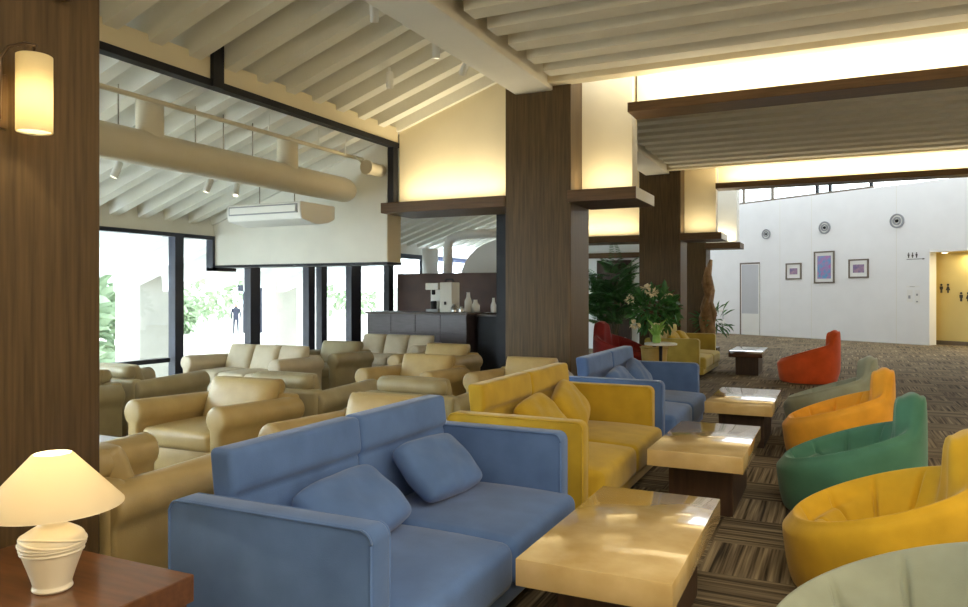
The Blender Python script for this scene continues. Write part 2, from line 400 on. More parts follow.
# glazed wall on the left
wz = 2.025
w1 = struct('window_1', box(B(), XW - 0.06, XW + 0.06, YB, 7.70, wz, wz + 0.05), 'navy')
struct('lintel', box(B(), XW - 0.08, XW + 0.04, YB, 16.8, wz + 0.05, 2.48), 'offwhite', w1)
for y0, y1, z0 in ((1.0, 1.14, 0), (3.9, 4.04, 0), (6.97, 7.11, 0), (7.61, 7.70, 1.60)):
    struct('mullion', box(B(), XW - 0.06, XW + 0.06, y0, y1, z0, wz), 'navy', w1)
struct('sill_rail', box(B(), XW - 0.05, XW + 0.05, YB, 6.9, 0.415, 0.47), 'navy', w1)
struct('bottom_rail', box(B(), XW - 0.05, XW + 0.05, YB, 16.8, 0.0, 0.08), 'navy', w1)
struct('pane', box(B(), XW - 0.006, XW + 0.006, YB, 7.65, 0.06, wz), 'glass', w1)
w2 = struct('window_2', box(B(), XW - 0.06, XW + 0.06, 7.61, 8.05, 1.60, 1.645), 'navy')
struct('head_rail', box(B(), XW - 0.05, XW + 0.05, 8.0, 16.8, wz - 0.04, wz + 0.05), 'navy', w2)
for y0, y1, m in ((8.34, 8.54, 'navy'), (9.66, 9.82, 'navy'), (10.0, 10.14, 'navy'), (10.83, 11.13, 'navy'), (12.05, 12.21, 'black'), (13.4, 13.5, 'black'), (14.6, 14.7, 'black')):
    struct('mullion', box(B(), XW - 0.06, XW + 0.06, y0, y1, 0, wz), m, w2)
struct('pane', box(B(), XW - 0.006, XW + 0.006, 7.7, 16.8, 0.06, wz), 'glass', w2)

# end of the lounge behind the bar
struct('wall_end', box(B(), XW, CX0, 16.8, 16.95, 0, 4.2), 'white')
d = struct('door_2', box(B(), -5.0, -4.2, 16.72, 16.8, 0, 2.05), 'darkwood')
struct('door_head', box(B(), -6.2, -3.6, 16.70, 16.8, 2.1, 2.22), 'wood_h', d)
struct('wall_bar', box(B(), -7.68, -5.0, 12.33, 12.46, 0, 1.67), 'barback')
struct('post', box(B(), -3.66, -3.52, 8.1, 8.2, 0, 2.25), 'black')

# far hall: angled white wall with an opening into a yellow corridor
WA = Vector((-2.7, 24.6, 0)); WR = math.atan2(-3.2, 4.8)
wall = bpy.data.objects.new('wall_far', None); COL.objects.link(wall); wall.location = WA; wall.rotation_euler.z = WR; wall['kind'] = 'structure'
def wl_(s, d, z):   # wall frame to world
    v = Matrix.Rotation(WR, 3, 'Z') @ Vector((s, -d, 0)); return (WA.x + v.x, WA.y + v.y, z)
struct('wall_panel', box(B(), -5.0, 5.79, 0, 0.25, 0, 4.08), 'white', wall)
struct('wall_panel', box(B(), 5.79, 13.0, 0, 0.25, 2.31, 4.08), 'white', wall)
struct('wall_panel', box(B(), 9.2, 13.0, 0, 0.25, 0, 2.31), 'white', wall)
for s in (1.45, 2.5, 4.95): struct('panel_joint', box(B(), s, s + 0.012, -0.002, 0.0, 0, 4.08), 'offwhite', wall)
struct('jamb', box(B(), 5.72, 5.80, -0.03, 0.28, 0, 2.36), 'white', wall)
struct('corridor_side', box(B(), 5.40, 5.5, 0.25, 0.62, 0, 2.31), 'corridor', wall)
struct('corridor_back', box(B(), 5.40, 12, 0.62, 0.72, 0, 2.31), 'corridor', wall)
struct('corridor_ceiling', box(B(), 5.40, 12, 0.25, 0.72, 2.31, 2.4), 'corridor', wall)
struct('corridor_baseboard', box(B(), 5.5, 12, 0.60, 0.62, 0, 0.1), 'frame', wall)
a = area('corridor_light', wl_(7.6, -0.42, 2.25), (2.6, 0.2), 28, (1.0, 0.82, 0.45), (0, 0, WR))
# upper gallery glazing above the far wall
gal = struct('window_3', box(B(), -3.0, 4.3, 0.05, 0.12, 4.08, 4.14), 'frame', wall)
for s, m in ((0.03, 'frame'), (1.1, 'frame'), (2.6, 'black'), (3.0, 'black'), (4.2, 'black')):
    struct('mullion', box(B(), s, s + 0.07, 0.05, 0.12, 4.14, 5.2), m, gal)
struct('pane', box(B(), -3.0, 4.3, 0.08, 0.09, 4.14, 5.2), 'glass', gal)
# unseen hall roof, added; its open slot shapes the light on the far wall
struct('hall_roof_baffle', box(B(), -12, 18, -9.5, -0.95, 5.6, 5.8), 'white', wall)
# door in the far wall
d = struct('door_1', box(B(), -0.01, 0.74, -0.012, 0.0, 0.0, 2.24), 'frame', wall)
struct('door_panel', box(B(), 0.05, 0.735, -0.02, -0.012, 0.0, 2.19), 'acwhite', d)
struct('door_panel', box(B(), 0.08, 0.70, -0.024, -0.02, 0.66, 2.17), 'doorgrey', d)
struct('wall_hall_baffle', box(B(), XW - 0.2, XW, 16.95, 30, -1, 6), 'white')  # unseen hall sides, added to keep stray sky light off the far wall
struct('wall_hall_baffle', box(B(), 11.0, 11.2, 0, 26, 0, 6), 'white')
# exterior colonnade
for y0 in (8.86, 12.9, 16.9, 4.3):
    b = B(); box(b, -11.2, -10.6, y0, y0 + 0.8, -1.0, 2.0, 0.02); struct('column', b, 'concrete')
struct('ceiling_beam', box(B(), -11.3, -10.5, -3, 24, 1.62, 2.05), 'concrete')

# ------------------------------------------------------------------ SUEDE SOFAS (front faces +x, arms along x)
def piping(b, pts, r=0.006): tube(b, pts, r, 6)
def make_sofa(fab, label, group=None):
    t = thing('suede_sofa', label, 'sofa', group=group)
    D, L, AT, AH = 0.83, 1.765, 0.10, 0.60          # depth, length, arm thickness, arm height
    b = B(); box(b, -D + 0.03, 0.05, -L / 2 + AT, L / 2 - AT, 0.05, 0.17, 0.012); obj('base', b, fab, t, smooth=True, auto=40)
    for s in (-1, 1):
        b = B(); y0, y1 = sorted((s * L / 2, s * (L / 2 - AT)))
        rr_ = []
        for yy, d in ((y0, 0.012), (y0 + 0.002, 0.006), (y0 + 0.006, 0.002), (y0 + 0.012, 0), (y1 - 0.012, 0), (y1 - 0.006, 0.002), (y1 - 0.002, 0.006), (y1, 0.012)):
            rr_.append([b.verts.new((x, yy, z)) for x, z in rrect(-D + d, -d, 0.05 + d, AH - d, 0.045 - d, 7)])
        n_ = len(rr_[0])
        for p, q in zip(rr_, rr_[1:]):
            for i in range(n_): b.faces.new((p[i], p[(i + 1) % n_], q[(i + 1) % n_], q[i]))
        b.faces.new(rr_[0][::-1]); b.faces.new(rr_[-1])
        a = obj('arm', b, fab, t, smooth=True, auto=50)
        for yy in (y0, y1):
            p = B(); pts = [(x, yy, z) for x, z in rrect(-D + 0.005, -0.005, 0.055, AH - 0.005, 0.040, 7)]
            piping(p, pts + [pts[0]], 0.0045); obj('piping', p, fab, a, smooth=True)
        for x in (-0.06, -D + 0.06):
            f = B(); yc = s * (L / 2 - AT / 2); tube(f, [(x, yc, 0.052), (x, yc, 0.0)], [0.018, 0.014], 10); obj('foot', f, 'black', t)
    b = B(); box(b, -D, -D + 0.09, -L / 2 + AT, L / 2 - AT, 0.05, 0.56, 0.02); obj('back_frame', b, fab, t, smooth=True, auto=40)
    half = (L - 2 * AT) / 2
    for s in (-1, 1):
        yc = s * half / 2
        b = B(); box(b, -0.70, 0.085, yc - half / 2 + 0.002, yc + half / 2 - 0.002, 0.125, 0.325, 0.045, 4)
        bmesh.ops.subdivide_edges(b, edges=[e for e in b.edges if e.calc_length() > 0.3], cuts=6, use_grid_fill=True)
        for v in b.verts:
            u = (v.co.x + 0.31) / 0.4; w = (v.co.y - yc) / (half / 2)
            if v.co.z > 0.28: v.co.z += 0.018 * max(0, 1 - u * u) * max(0, 1 - w * w) - 0.012 * (max(0, u) ** 2)
        obj('seat_cushion', b, fab, t, smooth=True)
        # back cushion: tall leaning block with a crease near the seat
        b = B(); hw = half / 2 - 0.003
        box(b, -0.105, 0.0, yc - hw, yc + hw, 0.0, 0.445, 0.022, 4)
        bmesh.ops.subdivide_edges(b, edges=[e_ for e_ in b.edges if e_.calc_length() > 0.2], cuts=24, use_grid_fill=True)
        for v in b.verts:
            z = v.co.z; u = (v.co.y - yc) / hw
            if v.co.x > -0.035:
                up = 1 / (1 + math.exp(-(z - 0.285) / 0.008))
                v.co.x += -0.022 * (1 - up) - 0.012 * math.exp(-((z - 0.283) / 0.011) ** 2) + 0.007 * max(0, 1 - u * u) * max(0, 1 - ((z - 0.36) / 0.09) ** 2)
            v.co.x += -0.60 - 0.115 * z; v.co.z += 0.312
        obj('back_cushion', b, fab, t, smooth=True)
    return t
PILLOWS = [(-0.34, -0.12, 1), (0.36, -0.02, 2)]
def make_pillow(fab, label, seed, group=None):
    b = B(); soft(b, 0.52, 0.33, 0.15, p=3.6, n=26, puff=0.6, wr=0.005, seed=seed, rnd_c=0.10)
    o = obj('throw_pillow', b, fab, smooth=True); return tag(o, label, 'pillow', group)
def place_pillow(o, sx, sy, x, y, lean, rz, roll=0.0, z=0.0):
    # pillow stands on its long edge (local x runs along the sofa), leaning back
    o.matrix_world = TR(sx + x, sy + y, 0.33 + z) @ Matrix.Rotation(R(90 + rz), 4, 'Z') @ Matrix.Rotation(R(lean), 4, 'X') @ Matrix.Rotation(R(roll), 4, 'Z') @ Matrix.Translation((0, 0.165, 0))
SG = 'suede two seat sofas in a row beside the stone tables'
SX = -1.23
specs = [('blue', 'large blue suede two seat sofa in front, nearest of the row', 2.72),
         ('mustard', 'mustard yellow suede two seat sofa between the two blue sofas', 4.74),
         ('blue', 'farther blue suede two seat sofa, just behind the mustard sofa', 6.785),
         ('olive', 'olive yellow sofa at the far end by the brown column', 12.45)]
def mk(fab, label, sx, sy):
    t = make_sofa(fab, label, SG); t.location = (sx, sy, 0); return t
for i, (f, l, y) in enumerate(specs):
    mk(f, l, SX if i < 3 else -1.86, y)
PG = 'throw pillows on the suede sofas'
pw = [('blue', 'blue throw pillow slumped low at the near end of the front blue sofa', SX, 2.73, -0.35, -0.29, 36, -2, 3, 1, .03),
      ('blue', 'plump blue throw pillow leaning at the far end of the front blue sofa', SX, 2.73, -0.36, 0.38, 44, 0, -3, 2, .03),
      ('mustard', 'mustard throw pillow at the near end of the mustard sofa, half hidden by its arm', SX, 4.74, -0.37, -0.22, 46, 0, 5, 3, .045),
      ('mustard', 'mustard throw pillow tilted at the far end of the mustard sofa', SX, 4.74, -0.37, 0.36, 50, 4, 14, 4, .05),
      ('blue', 'blue throw pillow at the near end of the farther blue sofa', SX, 6.785, -0.37, -0.22, 46, 0, 5, 5, .045),
      ('blue', 'blue throw pillow tilted at the far end of the farther blue sofa', SX, 6.785, -0.37, 0.36, 50, 4, 14, 6, .05),
      ('mustard', 'yellow throw pillow leaning on the olive sofa, nearer of its two', -1.86, 12.45, -0.37, -0.30, 58, 0, 8, 7, .05),
      ('mustard', 'yellow throw pillow leaning on the olive sofa, farther of its two', -1.86, 12.45, -0.37, 0.38, 56, 4, -8, 8, .05)]
for f, l, sx, sy, x, y, lean, rz, roll, sd, dz in pw:
    place_pillow(make_pillow(f, l, sd, PG), sx, sy, x, y, lean, rz, roll, dz)

# ------------------------------------------------------------------ STONE-TOPPED TABLES
def make_table(label, W_, L_, H_, top, group=None):
    t = thing('coffee_table', label, 'table', group=group)
    b = B(); box(b, -W_ / 2, W_ / 2, -L_ / 2, L_ / 2, H_ - 0.095, H_, 0.004, 2); obj('tabletop', b, top, t, smooth=True, auto=40)
    b = B(); box(b, -W_ * 0.33, W_ * 0.36, -L_ * 0.34, L_ * 0.36, 0.0, H_ - 0.095, 0.004); obj('pedestal', b, 'darkwood', t)
    return t
TG = 'stone topped coffee tables in front of the sofas'
for l, y in (('honey marble coffee table in front, nearest of the row', 2.36), ('honey marble coffee table beside the mustard sofa and the green chair', 4.34), ('marble coffee table with bright white reflecting top beside the farther blue sofa', 6.45)):
    o = make_table(l, 0.535, 1.07, 0.387, 'stone', TG); o.location = (-0.728, y + 0.535, 0)
o = make_table('small dark wood coffee table far off between the olive sofa and the orange chair', 0.50, 1.05, 0.387, 'glossdark'); o.location = (-1.27, 12.75, 0)

# ------------------------------------------------------------------ BUCKET CHAIRS (front faces -x)
def crom(p, n):
    out = []
    for i in range(len(p) - 1):
        a, b_, c, d = p[max(i - 1, 0)], p[i], p[i + 1], p[min(i + 2, len(p) - 1)]
        for k in range(n):
            t = k / n
            out.append(tuple(0.5 * ((2 * b_[j]) + (c[j] - a[j]) * t + (2 * a[j] - 5 * b_[j] + 4 * c[j] - d[j]) * t * t + (3 * b_[j] - a[j] - 3 * c[j] + d[j]) * t ** 3) for j in range(2)))
    out.append(p[-1]); return out
def bucket_mesh():
    b = B(); NA = 220; rows = []
    SEAMS = 10
    for k in range(NA):
        a = 2 * PI * k / NA; ca, sa = math.cos(a), math.sin(a)      # a = 0 is the back (+x)
        back = 0.5 + 0.5 * ca
        h = 0.305 + 0.245 * back
        da = abs((a + PI) % (2 * PI) - PI)
        lobe = 1 / (1 + math.exp((da - 0.42) / 0.060))
        h += 0.175 * lobe
        ro = 0.395 + 0.01 * back; th = 0.095 + 0.05 * lobe
        seam = (a / (2 * PI) * SEAMS + 0.5) % 1.0; seam = min(seam, 1 - seam)
        dent = math.exp(-(seam / 0.05) ** 2) * max(0.0, 1 - 3 * lobe)
        pr = [(0.335, 0.0), (0.358, 0.012), (0.378, 0.08), (ro - 0.004, 0.17), (ro + 0.003, 0.235 + 0.25 * (h - 0.315)), (ro - 0.003, h - 0.055), (ro - 0.03, h - 0.02), (ro - th * 0.5, h), (ro - th * 0.85, h - 0.025), (ro - th - 0.015, h - 0.065), (0.235, 0.27 + 0.33 * (h - 0.315)), (0.15, 0.222), (0.07, 0.212), (0.012, 0.21)]
        cr = crom(pr, 4); ring = []
        for i, (r_, z) in enumerate(cr):
            f = i / (len(cr) - 1)
            if 0.56 < f < 0.97:
                w = math.sin(PI * (f - 0.56) / 0.41)
                r_ += 0.020 * dent * w; z -= 0.022 * dent * w
            ring.append(b.verts.new((r_ * ca * 0.98 + 0.02 * back, r_ * sa, z)))
        rows.append(ring)
    n = len(rows[0])
    for k in range(NA):
        p, q = rows[k], rows[(k + 1) % NA]
        for i in range(n - 1): b.faces.new((p[i], q[i], q[i + 1], p[i + 1]))
    b.faces.new([r_[0] for r_ in rows][::-1]); b.faces.new([r_[-1] for r_ in rows])
    return b
BG = 'rounded bucket chairs'
def bucket(fab, label, x, y, rz, sc=1.0, src=[None]):
    if src[0] is None:
        o = obj('bucket_chair', bucket_mesh(), fab, smooth=True); src[0] = o
    else:
        o = src[0].copy(); o.data = src[0].data.copy(); o.data.materials[0] = M[fab]; COL.objects.link(o)
    o.location = (x, y, 0); o.rotation_euler.z = R(rz); o.scale = (sc, sc, sc)
    return tag(o, label, 'chair', BG)
bucket('sage', 'pale sage grey bucket chair at the bottom right, nearest of the bucket chairs', 0.21, 2.36, 4, 1.10)
bucket('gold', 'golden yellow bucket chair between the nearest sage chair and the green one', 0.17, 3.68, 2)
bucket('green', 'jade green bucket chair with upright back lobe', 0.06, 4.95, 0)
bucket('amber', 'bright amber orange-yellow bucket chair just behind the green chair', 0.0, 6.50, 2)
bucket('sage', 'sage grey bucket chair mostly hidden behind the amber chair', -0.06, 7.72, -8)
bucket('orange', 'orange-red bucket chair standing alone on the far carpet', -0.37, 11.9, -10, 1.06)
bucket('crimson', 'dark red bucket chair by the palm between the columns', -3.14, 11.95, 165, 1.15)

# ------------------------------------------------------------------ LEATHER ARMCHAIRS AND SOFAS (front faces -y, front edge at y = 0)
def roll_arm(b, s, x_out, D, AH):
    """arm with a rolled top along y; x_out is the outer face"""
    w, r = 0.135, 0.090
    xi = x_out - s * w
    pts = []
    # outline in x,z : inner bottom, outer bottom, up the outer face, round the roll, down the inner face
    cx, cz = x_out - s * 0.072, AH - r
    pts = [(xi + s * 0.012, 0.08), (x_out - s * 0.022, 0.08), (x_out - s * 0.022, AH - 0.20)]
    for k in range(15):
        a = R(-52 + 284 * k / 14); pts.append((cx + s * r * math.cos(a), cz + r * math.sin(a)))
    pts.append((xi + s * 0.010, AH - 0.20))
    mx = cx; rings = []
    for f, d in ((0.0, 0.024), (0.003, 0.014), (0.010, 0.005), (0.022, 0.0), (D - 0.022, 0.0), (D - 0.010, 0.005), (D - 0.003, 0.014), (D, 0.024)):
        dz = 0.016 * (1 - f / D) - 0.012 * f / D; ring = []
        for x, z in pts:
            zz = z - d if z > cz else (z + d if z < 0.1 else z)
            hw = max(abs(x - mx), 1e-4); xx = mx + (x - mx) * (hw - min(d, hw * 0.8)) / hw
            ring.append(b.verts.new((xx, f, zz + (dz if z > 0.3 else 0))))
        rings.append(ring)
    n = len(pts)
    for p, q in zip(rings, rings[1:]):
        for i in range(n): b.faces.new((p[i], p[(i + 1) % n], q[(i + 1) % n], q[i]))
    b.faces.new(rings[0][::-1]); b.faces.new(rings[-1])
def make_leather(W_, seats, lea, label, cat, name, group=None, D=0.84, roll=True):
    t = thing(name, label, cat, group=group)
    AH, aw = 0.555, 0.135
    for s in (-1, 1):
        b = B(); roll_arm(b, s, s * W_ / 2, D - 0.04, AH); obj('arm', b, lea, t, smooth=True, auto=60)
    b = B(); box(b, -W_ / 2 + aw - 0.01, W_ / 2 - aw + 0.01, 0.035, D - 0.02, 0.07, 0.27, 0.012); obj('base', b, lea, t, smooth=True, auto=40)
    b = B(); box(b, -W_ / 2 + 0.04, W_ / 2 - 0.04, D - 0.13, D - 0.02, 0.09, 0.56, 0.035, 3); obj('back_shell', b, lea, t, smooth=True, auto=50)
    n = seats; sw = (W_ - 2 * aw) / n
    for i in range(n):
        xc = -W_ / 2 + aw + sw * (i + 0.5)
        b = B(); box(b, xc - sw / 2 + 0.004, xc + sw / 2 - 0.004, 0.012, D - 0.22, 0.255, 0.385, 0.04, 4)
        bmesh.ops.subdivide_edges(b, edges=[e for e in b.edges if e.calc_length() > 0.25], cuts=4, use_grid_fill=True)
        for v in b.verts:
            if v.co.z > 0.36:
                u = (v.co.x - xc) / (sw / 2); w = (v.co.y - 0.33) / 0.33
                v.co.z += 0.022 * max(0, 1 - u * u) * max(0, 1 - w * w)
        obj('seat_cushion', b, lea, t, smooth=True)
        b = B(); soft(b, sw - 0.006, 0.36, 0.17, p=5, n=16, puff=0.3, wr=0.003, seed=i, mtx=TR(xc, D - 0.205, 0.50, R(68), 0, 0)); obj('back_cushion', b, lea, t, smooth=True)
        if roll:
            rw = min(sw - 0.02, 0.58)
            b = B(); pts = [(xc - rw / 2 + rw * k / 12, D - 0.10, 0.608) for k in range(13)]
            rr = [0.030] + [0.058] * 11 + [0.030]
            pts[1] = (xc - rw / 2 + 0.014, D - 0.10, 0.608); pts[11] = (xc + rw / 2 - 0.014, D - 0.10, 0.608)
            tube(b, pts, rr, 16); obj('head_roll', b, lea, t, smooth=True, auto=70)
    for sx in (-1, 1):
        for y in (0.07, D - 0.09):
            b = B(); x = sx * (W_ / 2 - 0.07); box(b, x - 0.022, x + 0.022, y - 0.022, y + 0.022, 0.0, 0.085, 0.003); obj('leg', b, 'darkwood', t)
    return t
LG = 'leather lounge armchairs'
def chair(label, xc, y_edge, face, lea='leather', w=0.86, rz=0, seats=1, name='leather_armchair', cat='armchair', roll=True, grp=LG):
    """face -1: front edge at y_edge looking to -y; face +1: rear edge at y_edge, looking to +y"""
    t = make_leather(w, seats, lea, label, cat, name, grp, roll=roll)
    if face < 0: t.location = (xc, y_edge, 0); t.rotation_euler.z = R(rz)
    else: t.location = (xc, y_edge + 0.84, 0); t.rotation_euler.z = R(180 + rz)
    return t
chair('tan leather armchair facing the dark wood table, whole front visible left of the blue sofa', -3.97, 3.57, -1, w=0.90)
chair('tan leather armchair directly behind the front blue sofa, only left arm and back showing', -2.53, 3.24, -1, w=0.80)
chair('tan leather armchair at lower left, only its long arm showing between lamp and blue sofa', -2.93, 1.96, 1, 'leather', w=0.84)
chair('greyish leather armchair seen from behind, right behind the tan armchair by the dark table', -3.93, 4.52, 1, 'leather2')
chair('greyish leather armchair seen from behind between the front blue sofa and the mustard sofa', -2.84, 4.66, 1, 'leather2')
chair('grey leather armchair seen from behind in front of the window sofa, far left', -5.78, 4.42, 1, 'leather2')
chair('olive leather armchair cut off by the wood column at the left edge', -5.74, 3.50, -1, 'leather2')
chair('tan leather armchair facing the camera in the middle of the lounge', -3.80, 6.02, -1, w=0.86)
chair('tan leather armchair pushed in front of the big brown column behind the mustard sofa', -2.70, 6.12, -1, w=0.80)
chair('tan leather armchair in front of the bar end, left of the big column', -4.38, 7.52, -1, 'leather')
chair('pale leather armchair between the two cream leather sofas', -5.87, 7.36, -1, 'leather2')
SG2 = 'three seat leather sofas by the glazed wall'
chair('cream leather three seat sofa under the windows, nearer to the camera', -6.22, 6.38, -1, 'leather3', w=1.46, seats=3, name='leather_sofa', cat='sofa', roll=False, grp=SG2)
chair('cream leather three seat sofa in front of the bar counter', -5.98, 8.95, -1, 'leather3', w=1.50, seats=3, name='leather_sofa', cat='sofa', roll=False, grp=SG2)

# dark wood lounge table with a small standing card
t = thing('lounge_table', 'low dark brown wood table in front of the tan armchair', 'table', (-4.02, 2.84, 0))
b = B(); box(b, -0.42, 0.42, -0.30, 0.30, 0.36, 0.425, 0.004); obj('tabletop', b, 'tablewood', t)
for sx in (-1, 1):
    for sy in (-1, 1):
        b = B(); box(b, sx * 0.36 - 0.03, sx * 0.36 + 0.03, sy * 0.24 - 0.03, sy * 0.24 + 0.03, 0, 0.36); obj('leg', b, 'darkwood', t)
b = B(); prism(b, [(-0.03, 0), (0.03, 0), (0.006, 0.13), (-0.006, 0.13)], 'x', -0.045, 0.045)
o = obj('table_card', b, 'paper', loc=(-4.02, 2.98, 0.425), rz=0.3); tag(o, 'small white card standing on the low dark wood table', 'card')

# ------------------------------------------------------------------ END TABLE, LAMP, SCONCE
t = thing('end_table', 'reddish brown wood table in the lower left corner under the lamp', 'table', (-2.08, 1.24, 0))
b = B(); box(b, -0.37, 0.37, -0.40, 0.38, 0.39, 0.47, 0.003); obj('tabletop', b, 'tablewood', t)
for sx in (-1, 1):
    for sy in (-1, 1):
        b = B(); box(b, sx * 0.32 - 0.035, sx * 0.32 + 0.035, sy * 0.33 - 0.035, sy * 0.33 + 0.035, 0, 0.39); obj('leg', b, 'tablewood', t)
LX, LY = -1.985, 1.37
t = thing('table_lamp', 'lit table lamp with cream conical shade and ribbed ceramic base', 'lamp', (LX, LY, 0.47))
prof = crom([(0.046, 0), (0.052, 0.006), (0.050, 0.014), (0.050, 0.022), (0.060, 0.055), (0.072, 0.09), (0.082, 0.125), (0.084, 0.14), (0.076, 0.156), (0.056, 0.17), (0.040, 0.180), (0.034, 0.192), (0.032, 0.225)], 4)
b = B(); lathe(b, prof, 48); obj('base', b, 'ceramic', t, smooth=True)
def wrap(z0, z1, ph):
    p = []
    for k in range(49):
        a = 2 * PI * k / 48 + R(145); z = (z0 + z1) / 2 + (z1 - z0) / 2 * math.cos(a + ph)
        r_ = None
        for (ra, za), (rb, zb) in zip(prof, prof[1:]):
            if za <= z <= zb: r_ = ra + (rb - ra) * (z - za) / max(1e-6, zb - za)
        p.append(((r_ or 0.08) * math.cos(a), (r_ or 0.08) * math.sin(a), z))
    return p
for z0, z1, ph in ((0.118, 0.124, 0.0), (0.108, 0.112, 1.0), (0.118, 0.158, 1.2), (0.128, 0.150, 2.6), (0.130, 0.138, 4.0)):
    b = B(); tube(b, wrap(z0, z1, ph), 0.004, 8); obj('wrapped_rib', b, 'ceramic', t, smooth=True)
b = B()
lathe(b, [(0.183, 0.232), (0.183, 0.236), (0.052, 0.379), (0.048, 0.381), (0.049, 0.378), (0.180, 0.235)], 64, cap=False)
sh = obj('lamp_shade', b, 'shade', t, smooth=True)
b = B(); lathe(b, [(0.012, 0.225), (0.012, 0.25), (0.026, 0.275), (0.028, 0.29), (0.018, 0.31), (0.002, 0.318)], 16); obj('bulb', b, 'bulb', t, smooth=True)
def point(name, loc, p, c, r):
    d = bpy.data.lights.new(name, 'POINT'); d.energy = p; d.color = c; d.shadow_soft_size = r
    o = bpy.data.objects.new(name, d); COL.objects.link(o); o.location = loc; return o
point('lamp_light', (LX, LY, 0.47 + 0.342), 1.7, (1.0, 0.80, 0.50), 0.015)

t = thing('wall_sconce', 'lit frosted glass cylinder sconce on the wood column at upper left', 'lamp', (-2.375, 1.577, 1.818))
b = B(); lathe(b, [(0.052, 0.008), (0.054, 0.011), (0.054, 0.258), (0.051, 0.260), (0.050, 0.257), (0.050, 0.012)], 40, cap=False); obj('glass_shade', b, 'frost', t, smooth=True)
b = B(); lathe(b, [(0.003, 0.118), (0.013, 0.124), (0.017, 0.14), (0.014, 0.16), (0.010, 0.17), (0.003, 0.172)], 16); obj('bulb', b, 'bulb', t, smooth=True)
b = B(); tube(b, [(0.0, 0, 0.20), (0, 0, 0.292), ], 0.005, 8); tube(b, [(0.01, 0, 0.290), (-0.03, -0.015, 0.300), (-0.07, -0.04, 0.288), (-0.085, -0.055, 0.25), (-0.088, -0.06, 0.10), (-0.085, -0.06, 0.05), (-0.1, -0.07, 0.045)], 0.006, 8); obj('bracket', b, 'bronze', t, smooth=True)
b = B(); box(b, -0.104, -0.090, -0.15, -0.03, 0.02, 0.20, 0.003); obj('backplate', b, 'bronze', t)
b = B(); tube(b, [(0, 0, 0.165), (0, 0, 0.20)], 0.012, 10); obj('socket', b, 'bronze', t, smooth=True)
point('sconce_light', (-2.375, 1.577, 1.818 + 0.095), 3.4, (1.0, 0.82, 0.52), 0.015)

# ------------------------------------------------------------------ LOUNGE SERVICES: duct, pipe, air conditioner, spotlights
t = thing('air_duct', 'large round cream air duct hanging under the lounge roof', 'duct', (-5.4, 0, 2.55))
DR = 0.15
b = B(); tube(b, [(0, -2.8, 0), (0, 7.42, 0)], DR, 32); 
lathe_pts = [(0, 7.42, 0), (0, 7.50, 0), (0, 7.57, 0), (0, 7.61, 0)]
tube(b, lathe_pts, [DR, DR * 0.92, DR * 0.7, DR * 0.35], 32); obj('main_pipe', b, 'duct', t, smooth=True, auto=35)
for y in (4.62, 6.42, 2.6):
    b = B(); tube(b, [(0, y, 0.05), (0, y, 0.42)], 0.115, 24); obj('branch_stub', b, 'duct', t, smooth=True, auto=40)
for y in (4.28, 5.1, 5.45, 5.85):
    b = B(); tube(b, [(0.03, y, 0.12), (0.03, y, 0.48)], 0.006, 6); obj('hanger_rod', b, 'chrome', t)
t = thing('thin_pipe', 'thin cream pipe running above the large air duct', 'pipe', (-5.2, 0, 2.92))
b = B(); tube(b, [(0, -2.8, 0), (0, 7.0, 0), (-0.04, 7.35, 0.01), (-0.05, 7.62, 0.02)], 0.022, 10); obj('pipe_run', b, 'duct', t, smooth=True)
for y in (5.9, 6.7, 7.2):
    b = B(); tube(b, [(0, y, 0.0), (0, y, 0.2)], 0.008, 6); obj('hanger_rod', b, 'offwhite', t)
t = thing('short_duct', 'short cream vent stub sticking out of the hanging gable wall', 'duct', (-4.99, 7.3, 2.78))
b = B(); tube(b, [(0, 0.34, 0), (0, 0.05, 0)], 0.075, 20); tube(b, [(0, 0.06, 0), (0, 0.02, 0)], 0.085, 20); obj('stub_pipe', b, 'duct', t, smooth=True, auto=40)
b = B(); tube(b, [(-0.02, 0.3, 0.02), (-0.12, 0.2, 0.05), (-0.22, 0.1, 0.16)], 0.012, 8); obj('hose', b, 'duct', t, smooth=True)

t = thing('air_conditioner', 'white ceiling air conditioner unit hanging before the gable wall', 'air conditioner', (-5.77, 6.44, 2.10))
b = B(); prism(b, [(0.0, 0.10), (0.02, 0.0 + 0.015), (0.30, -0.035), (0.50, 0.0), (0.62, 0.05), (0.62, 0.20), (0.02, 0.20), (0.0, 0.18)], 'x', -0.53, 0.53)
bmesh.ops.bevel(b, geom=list(b.edges), offset=0.008, segments=2, affect='EDGES'); obj('body', b, 'acwhite', t, smooth=True, auto=35)
b = B(); box(b, -0.49, 0.49, -0.008, 0.02, 0.075, 0.175, 0.004); obj('outlet_frame', b, 'grille', t)
b = B(); box(b, -0.47, 0.47, -0.016, 0.0, 0.09, 0.16, 0.004); obj('louver', b, 'acwhite', t)
for x in (-0.4, 0.12):
    b = B(); tube(b, [(x, 0.4, 0.19), (x, 0.4, 0.62)], 0.007, 6); obj('hanger_rod', b, 'chrome', t)
t = thing('light_track', 'thin dark lighting track running along below the air duct', 'track', (-6.2, 0, 2.60))
b = B(); box(b, -0.018, 0.018, -2.8, 7.2, -0.015, 0.02); obj('rail', b, 'grille', t)
for y in (3.0, 5.0, 7.0):
    b = B(); tube(b, [(0, y, 0.015), (0, y, 0.28)], 0.006, 6); obj('hanger_rod', b, 'chrome', t)
